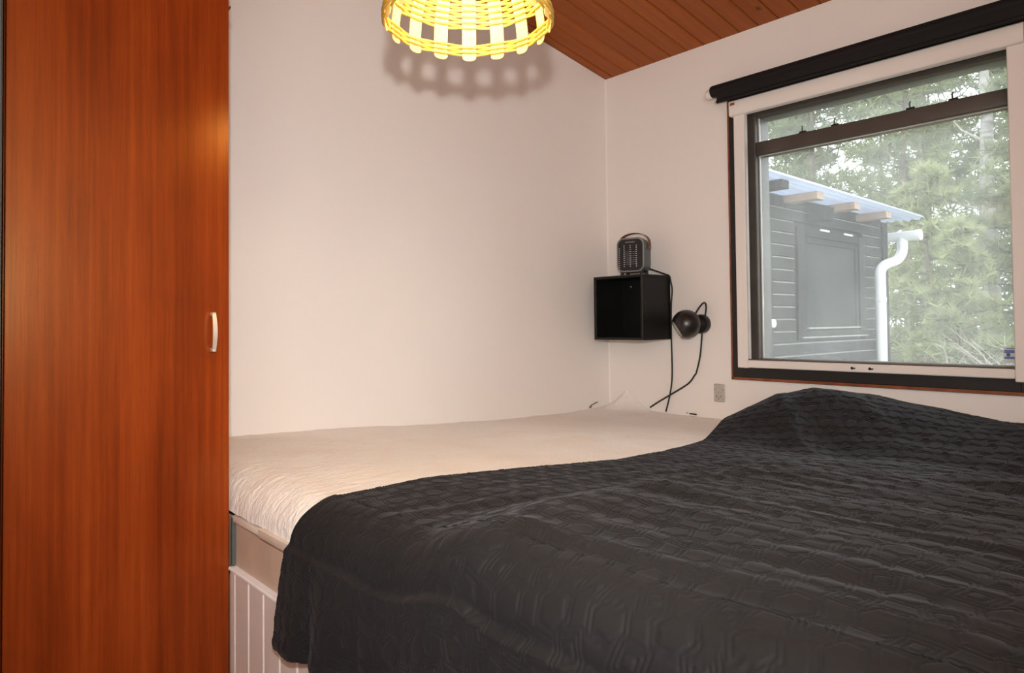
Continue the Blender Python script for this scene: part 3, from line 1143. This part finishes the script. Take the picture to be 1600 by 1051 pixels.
# ------------------------------------------------------------------ wall outlet
ou = thing('wall_outlet', 'grey wall outlet with rocker switch below the window sill corner', 'outlet', (-.002, -.6195, .707))
MB().box((-.0095, -.6445, .7075), (0, -.5945, .7845), .003).build('cover_plate', M['outlet'], ou)
MB().box((-.0125, -.632, .749), (-.0095, -.607, .7805), .0015).build('rocker_switch', M['outlet'], ou)
soc = MB().box((-.0108, -.6405, .7105), (-.0095, -.5985, .741), .0008).build('socket_face', M['outlet'], ou)
for (dy, dz) in ((-.0095, .005), (.0095, .005), (0, -.004)):
    MB().lathe([(.0026, -.0004), (.0026, .0002)], (-.0108, -.6195 + dy, .7255 + dz), 10, 'x').build('socket_hole', M['outlet_dark'], soc)
for dy in (-.0205, .0205):
    MB().lathe([(.0022, -.0006), (.0022, .0002)], (-.0095, -.6195 + dy, .7595), 10, 'x').build('fixing_screw', M['outlet_dark'], ou)

# bits of wire left on the walls just above the mattress
k1 = MB().tube(catmull([(-.150, -.006, .652), (-.125, -.004, .660), (-.095, -.004, .667)]), .0022, 6)
k1.tube([(-.156, -.006, .646), (-.140, -.004, .648)], .0026, 6)
tag(k1.build('wire_clip', M['outlet_dark'], None, 60), 'tiny dark wire clip on the bed wall beside the corner', 'clip')
k2 = MB().tube([(-.006, -.468, .6440), (-.008, -.505, .6435)], .0032, 6)
k2.tube([(-.006, -.452, .646), (-.006, -.457, .646)], .002, 6)
tag(k2.build('wire_clip', M['outlet_dark'], None, 60), 'tiny dark clip at the mattress edge below the wall lamp', 'clip')

# ------------------------------------------------------------------ pendant lamp
LC = Vector((-1.846, -1.245, 1.627))
pl = thing('pendant_lamp', 'glowing woven wood-chip pendant lamp hanging from the sloped ceiling', 'lamp', LC)
RP = [(-.013, .1570), (0, .1580), (.012, .1590), (.03, .1585), (.065, .1530), (.10, .1420), (.14, .1200), (.175, .088), (.198, .050), (.205, .034)]


def rad(z):
    return lerp(z, [q[0] for q in RP], [q[1] for q in RP])


NSV = 16
ROT = .05
for k in range(NSV):
    a0 = 2 * PI * k / NSV + ROT + YAW * -1 + .0
    mb = MB()
    vs, fs = [], []
    zs = [-.0115, -.0100, -.007, -.002, .008, .020, .035, .05, .065, .085, .105, .125, .145, .165, .182, .196, .205]
    for z in zs:
        hw = .0148 * (1 if z > -.004 else {-.0115: .45, -.0100: .75, -.007: .95}.get(z, 1))
        if z > .09:
            hw *= max(.35, rad(z) / rad(.09))
        r = rad(z)
        wig = 0
        for (dl, dr) in ((-hw, -.0008), (0, .0003), (hw, -.0008), (hw, .0007), (0, .0018), (-hw, .0007)):
            a = a0 + dl / max(r, .03)
            vs.append((LC.x + (r + dr + wig) * math.cos(a), LC.y + (r + dr + wig) * math.sin(a), LC.z + z))
    for i in range(len(zs) - 1):
        for q in range(6):
            l = (q + 1) % 6
            fs.append((6 * i + q, 6 * i + l, 6 * i + 6 + l, 6 * i + 6 + q))
    fs += [(5, 4, 3, 2, 1, 0), tuple(6 * (len(zs) - 1) + q for q in range(6))]
    mb.add(vs, fs).build('stave', M['chip'], pl, 50)
zl = [.0015, .0065, .0115, .0165, .0215] + [.057 + .0056 * k for k in range(24)]
for k, z in enumerate(zl):
    pts = []
    NP = 128
    r = rad(z) + .0008
    for i in range(NP):
        a = 2 * PI * i / NP
        rr = r + .0036 * math.sin((a - ROT + YAW) * NSV / 2 + PI / 2 + (PI if k % 2 else 0))
        pts.append((LC.x + rr * math.cos(a), LC.y + rr * math.sin(a), LC.z + z))
    MB().tube(pts, .0027, 6, True).build('cane_weaver', M['cane'], pl, 60)
MB().lathe([(.012, .150), (.022, .152), (.022, .20), (.036, .206), (.036, .212), (.010, .216)], LC, 24).build('lamp_holder', M['black_rubber'], pl, 40)
MB().lathe([(0, .078), (.014, .080), (.026, .090), (.030, .104), (.026, .120), (.015, .138), (.012, .150)], LC, 24).build('light_bulb', M['bulb'], pl, 60)
zc_ = ceil_z(LC.x)
MB().tube([LC + Vector((0, 0, .21)), (LC.x, LC.y, zc_ - .03)], .0035, 8).build('hanging_cord', M['white_lacquer'], pl)
MB().lathe([(.0, -.045), (.02, -.043), (.045, -.012), (.047, .012)], (LC.x, LC.y, zc_), 24).build('ceiling_cup', M['white_lacquer'], pl, 40)

# ------------------------------------------------------------------ outside: ground, shed, trees
GZ = -.35
gm = MB()
gn = 40
vs, fs = [], []
for i in range(gn + 1):
    for j in range(gn + 1):
        x, y = .16 + 45 * i / gn, -20 + 50 * j / gn
        vs.append((x, y, GZ + .12 * noise.noise((x * .3, y * .3, 0)) * sm(6, 9, x) + .02 * max(0, x - 8)))
for i in range(gn):
    for j in range(gn):
        a = i * (gn + 1) + j
        fs.append((a, a + gn + 1, a + gn + 2, a + 1))
gm.add(vs, fs)
struct(gm.build('ground', M['ground'], None, 60))

SY = .42
shed = thing('garden_shed', 'black clapboard garden shed with a corrugated roof outside the window', 'shed', (3.4, 1.4, GZ))
SX0, SX1, SD = 1.50, 4.63, 2.2
MB().box((SX0, SY + .03, GZ), (SX1 - .03, SY + SD, 1.98)).build('shed_core', M['shed_black'], shed, 0)
bp = .0977
z = 1.952 + bp * .0
rows = []
zz = 1.952
while zz > GZ:
    rows.append(zz)
    zz -= bp


def clap(x0, x1, zt_, name='wall_board'):
    zb = zt_ - bp + .004
    mb = MB()
    # clapboard section: bottom edge stands proud, upper shoulder coloured pale as a sky highlight
    pr = [(SY + .032, zt_), (SY + .008, zt_), (SY - .004, zt_ - .012), (SY - .010, zb), (SY + .032, zb)]
    n = 5
    vs = [(x, q[0], q[1]) for x in (x0, x1) for q in pr]
    fs = [tuple(range(n)), tuple(range(n, 2 * n))[::-1]] + [(i, (i + 1) % n, n + (i + 1) % n, n + i) for i in range(n)]
    mb.add(vs, fs)
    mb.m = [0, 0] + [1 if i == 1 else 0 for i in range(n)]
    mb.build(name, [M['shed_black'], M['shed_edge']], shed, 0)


WX0, WX1, WZa, WZb = 2.775, 4.075, .900, 1.815
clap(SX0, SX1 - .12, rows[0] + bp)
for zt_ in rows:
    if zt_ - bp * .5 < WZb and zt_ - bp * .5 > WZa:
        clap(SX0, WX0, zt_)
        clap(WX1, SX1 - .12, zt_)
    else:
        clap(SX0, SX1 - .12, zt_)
MB().box((2.27, SY - .022, GZ), (2.375, SY + .03, 2.03), .003).build('corner_board', M['shed_black'], shed)
MB().box((SX1 - .12, SY - .022, GZ), (SX1, SY + .03, 2.0), .003).build('corner_board', M['shed_black'], shed)
for (a, b) in (((WX0, WZa), (WX0 + .13, WZb)), ((WX1 - .13, WZa), (WX1, WZb)), ((WX0 + .13, WZb - .07), (WX1 - .13, WZb)), ((WX0 + .13, WZa), (WX1 - .13, WZa + .07))):
    MB().box((a[0], SY - .030, a[1]), (b[0], SY + .03, b[1]), .004).build('window_board', M['shed_black'], shed)
MB().box((WX0 + .10, SY + .000, WZa + .06), (WX1 - .10, SY + .012, WZb - .06)).build('window_pane', M['shed_pane'], shed, 0)
for (a, b) in (((WX0 + .13, WZa + .07), (WX0 + .18, WZb - .07)), ((WX1 - .18, WZa + .07), (WX1 - .13, WZb - .07)), ((WX0 + .18, WZb - .12), (WX1 - .18, WZb - .07)), ((WX0 + .18, WZa + .07), (WX1 - .18, WZa + .10))):
    MB().box((a[0], SY - .016, a[1]), (b[0], SY + .02, b[1]), .003).build('sash_rail', M['shed_black'], shed)
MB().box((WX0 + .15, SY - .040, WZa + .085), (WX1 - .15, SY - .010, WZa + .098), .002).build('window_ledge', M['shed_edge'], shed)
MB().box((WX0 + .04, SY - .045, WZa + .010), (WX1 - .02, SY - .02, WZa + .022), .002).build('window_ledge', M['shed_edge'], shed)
for x in (3.16, 3.62):
    MB().box((x, SY - .04, WZb - .010), (x + .17, SY - .028, WZb + .006), .002).build('hinge', M['pipe'], shed)
MB().lathe([(0, SY - .045), (.022, SY - .043), (.034, SY - .034), (.036, SY - .022)], (2.36, 0, 1.035), 18, 'y').build('round_cover', M['pipe'], shed, 40)
# corrugated sheet roof, ridges along X, falling to the gutter at the far end
rf = MB()
ny = 120
vs, fs = [], []
ya, yb_ = .10, SY + SD + .2
for xi, (x, zr) in enumerate(((SX0 - .2, 2.085), (SX1 + .10, 2.030))):
    for j in range(ny + 1):
        y = ya + (yb_ - ya) * j / ny
        vs.append((x, y, zr + .024 * math.sin((y - ya) * 2 * PI / .076) + .02 * (y - ya)))
for j in range(ny):
    fs.append((j, j + 1, ny + 2 + j, ny + 1 + j))
rf.add(vs, fs)
ro = rf.build('roof_sheet', M['sheet'], shed, 60)
md = ro.modifiers.new('thickness', 'SOLIDIFY')
md.thickness = .004
for x, m_ in ((2.00, 'shed_black'), (2.60, 'raw_timber'), (3.27, 'raw_timber'), (3.93, 'raw_timber')):
    zr = 2.085 - .055 * (x - SX0 + .2) / (SX1 - SX0 + .3)
    MB().box((x, .145 if m_ == 'raw_timber' else .12, zr - .082), (x + .11, SY + SD, zr - .022), .003).build('purlin', M[m_], shed)
MB().box((3.02, .30, 1.885), (3.24, SY + .03, 2.0), .004).build('purlin_block', M['shed_black'], shed)
# gutter and downpipe
gx = SX1 + .05
gu = MB().lathe([(.0, .115), (.046, .115), (.052, .120), (.052, .165), (.047, .167), (.047, SY + SD), (0, SY + SD)], (gx, 0, 1.862), 20, 'y').build('gutter', M['pipe'], shed, 40)
px_, py_ = 4.285, .345
dpts = catmull([(gx, .285, 1.850), (gx, .285, 1.78), (gx - .01, .287, 1.71), (gx - .10, .30, 1.63), (px_ + .10, .335, 1.575), (px_ + .015, .345, 1.52), (px_, py_, 1.45), (px_, py_, 1.36)], 6)
dp = MB().tube(dpts + [Vector((px_, py_, GZ))], .047, 18).build('downpipe', M['pipe'], shed, 60)
MB().lathe([(.047, 1.225), (.052, 1.227), (.052, 1.262), (.047, 1.264)], (px_, py_, 0), 20, 'z', caps=False).build('pipe_collar', M['pipe'], dp, 40)


def tufts(mb, centres, size, n_bl, rng):
    vs, fs = mb.v, mb.f
    for (c, sc) in centres:
        for k in range(n_bl):
            d = Vector((rng.gauss(0, 1), rng.gauss(0, 1), rng.gauss(.35, .8))).normalized()
            sd_ = d.cross(Vector((rng.gauss(0, 1), rng.gauss(0, 1), rng.gauss(0, 1)))).normalized()
            L = size * sc * rng.uniform(.6, 1.2)
            wv = L * .085
            b = len(vs)
            p0 = Vector(c)
            p1 = p0 + d * L
            vs += [(p0 - sd_ * wv)[:], (p0 + sd_ * wv)[:], p1[:]]
            fs.append([b, b + 1, b + 2])
            mb.m.append(0)


def pine(x, y, hgt, cb, rad_, n_br, mat, label, seed, lean=0.0, trunk='bark', tr_r=.11, size=.22, name='pine_tree', dens=20):
    rng = random.Random(seed)
    gz = GZ + .02 * max(0, x - 8) - .05
    t_ = thing(name, label, 'tree', (x, y, gz), 'trees outside the window')
    top = Vector((x + lean, y + lean * .5, gz + hgt))
    P0 = Vector((x, y, gz))
    MB().tube([P0.lerp(top, k / 7) + Vector((rng.gauss(0, .02), rng.gauss(0, .02), 0)) for k in range(8)], [tr_r * (1 - .8 * k / 7) for k in range(8)], 8).build('trunk', M[trunk], t_, 60)
    br, fo = MB(), MB()
    cs = []
    for k in range(n_br):
        q = cb + (1 - cb) * (k + rng.random()) / n_br
        p0 = P0.lerp(top, q)
        ln = rad_ * (1 - ((q - cb) / (1 - cb)) ** 1.3 * .8) * rng.uniform(.6, 1.15)
        a = rng.uniform(0, 2 * PI)
        dr = Vector((math.cos(a), math.sin(a), rng.uniform(-.15, .35)))
        p2 = p0 + dr * ln
        pm_ = p0 + dr * ln * .5 + Vector((0, 0, -.05 * ln))
        br.tube([p0, pm_, p2], [.020, .012, .004], 4)
        for i in range(dens):
            u_ = rng.uniform(.25, 1.05)
            c_ = p0 + dr * ln * u_ + Vector((rng.gauss(0, .15), rng.gauss(0, .15), rng.gauss(.02, .10))) * (ln * .55 + .15)
            cs.append((c_, 1.0))
    tufts(fo, cs, size, 7, rng)
    br.build('branches', M['bark'], t_, 0)['kind'] = 'stuff'
    me_ = bpy.data.meshes.new('needles')
    me_.from_pydata(fo.v, [], fo.f)
    me_.materials.append(M[mat])
    f_ = obj('needles', me_, t_)
    f_['kind'] = 'stuff'
    return t_


# x, y, height, crown base, crown radius, branches, needles, label
TREES = [
    (7.2, .55, 2.6, .06, .75, 34, 'needle_light', 'low yellow-green young pine right of the white downpipe', 'young_pine', .15),
    (8.6, 1.35, 3.6, .05, 1.0, 40, 'needle_light', 'bushy young pine just behind the shed downpipe', 'young_pine', .17),
    (9.0, -.35, 2.9, .05, .95, 36, 'needle_mid', 'small green pine low at the right window edge', 'young_pine', .17),
    (10.5, .60, 6.0, .12, 1.25, 52, 'needle_mid', 'mid-height green pine filling the middle of the view', 'pine_tree', .20),
    (11.5, 2.6, 7.5, .22, 1.5, 46, 'needle_mid', 'green pine rising above the far end of the shed roof', 'pine_tree', .22),
    (12.6, -.6, 7.6, .30, 1.4, 40, 'needle_dark', 'grey-green pine behind the birch at the right', 'pine_tree', .22),
    (12.0, 4.6, 8.2, .25, 1.6, 46, 'needle_dark', 'grey-green pine above the near end of the shed roof', 'pine_tree', .22),
    (14.5, 1.4, 9.5, .30, 1.7, 44, 'needle_dark', 'tall grey-green pine behind the middle pines', 'pine_tree', .24),
    (15.5, 3.6, 10, .30, 1.8, 46, 'needle_mid', 'tall green pine far behind the shed roof', 'pine_tree', .24),
    (16.0, 6.6, 10, .28, 1.9, 46, 'needle_dark', 'tall dark pine at the far left of the window view', 'pine_tree', .25),
    (18.0, 1.0, 8.0, .05, 2.3, 60, 'needle_dark', 'dense low dark spruce at the back right', 'pine_tree', .30),
    (19.0, 4.6, 8.5, .05, 2.5, 60, 'needle_dark', 'dense dark spruce at the back centre', 'pine_tree', .30),
    (18.5, 8.5, 9.0, .05, 2.6, 60, 'needle_dark', 'dense dark spruce at the back left above the shed', 'pine_tree', .30),
    (21.5, 2.8, 9.5, .03, 2.8, 70, 'needle_mid', 'wide pale spruce in the last row behind the middle pines', 'pine_tree', .34),
    (22.0, 7.0, 10.5, .03, 3.0, 70, 'needle_mid', 'wide pale spruce in the last row above the shed roof', 'pine_tree', .34),
    (17.5, -1.6, 8.0, .05, 2.3, 54, 'needle_mid', 'dense spruce at the back behind the bare bush', 'pine_tree', .30),
]
for i, (x, y, hg, cb, rr, nb, mt_, lb, nm, sz) in enumerate(TREES):
    pine(x, y, hg, cb, rr, nb, mt_, lb, 50 + i, random.uniform(-.2, .2), size=sz, name=nm, tr_r=.04 if hg < 4 else .10, dens=29)

# birch with a pale trunk
bt = thing('birch_tree', 'slender birch with a pale trunk near the right side of the window', 'tree', (11.6, .95, GZ), 'trees outside the window')
rng = random.Random(5)
bx_, by_ = 11.45, 1.28
MB().tube([(bx_, by_, GZ), (bx_ + .02, by_ - .02, 1.5), (bx_, by_ + .02, 3.0), (bx_ + .06, by_, 4.6), (bx_ + .15, by_ + .1, 6.8)], [.15, .13, .12, .09, .03], 10).build('trunk', M['birch'], bt, 60)
for (z0, dx, dy, dz) in ((1.95, .1, -1.1, .25), (2.9, .3, .9, .6), (3.5, -.2, -.9, .7), (4.1, .2, .8, .9), (1.9, .2, .9, .1)):
    MB().tube([(bx_, by_, z0), (bx_ + dx * .5, by_ + dy * .5, z0 + dz * .35), (bx_ + dx, by_ + dy, z0 + dz)], [.026, .016, .005], 5).build('branch', M['twig'], bt, 60)

# bare pale bush at the right edge, and a single bent twig
bb = thing('bare_bush', 'leafless pale bush low at the right window edge', 'bush', (6.4, -.12, GZ))
for i in range(22):
    a = rng.uniform(0, 2 * PI)
    p0 = Vector((6.4 + rng.gauss(0, .06), -.12 + rng.gauss(0, .06), GZ))
    hgt = rng.uniform(.95, 1.35)
    p1 = p0 + Vector((math.cos(a) * .25, math.sin(a) * .22, hgt * .75))
    p2 = p1 + Vector((math.cos(a) * .25, math.sin(a) * .40, hgt * .28))
    mb = MB().tube([p0, p0.lerp(p1, .5) + Vector((rng.gauss(0, .04), rng.gauss(0, .04), 0)), p1, p2], [.011, .009, .007, .003], 5)
    for j in range(3):
        q0 = p1.lerp(p2, j * .3)
        mb.tube([q0, q0 + Vector((rng.gauss(0, .15), rng.gauss(0, .18), rng.uniform(.05, .2)))], [.005, .002], 4)
    mb.build('stem', M['twig'], bb, 60)
tw = MB().tube([(6.0, .335, GZ), (6.0, .325, .55), (6.0, .330, .66), (5.98, .350, .73)], [.013, .012, .010, .009], 6)
tw.tube([(5.98, .350, .73), (6.0, .335, .82)], [.008, .003], 5)
tw.tube([(5.98, .350, .73), (5.97, .42, .785), (5.95, .50, .80)], [.008, .006, .003], 5)
tag(tw.build('bare_sapling', M['twig'], None, 60), 'single forked pale sapling low in the middle of the pane', 'sapling')
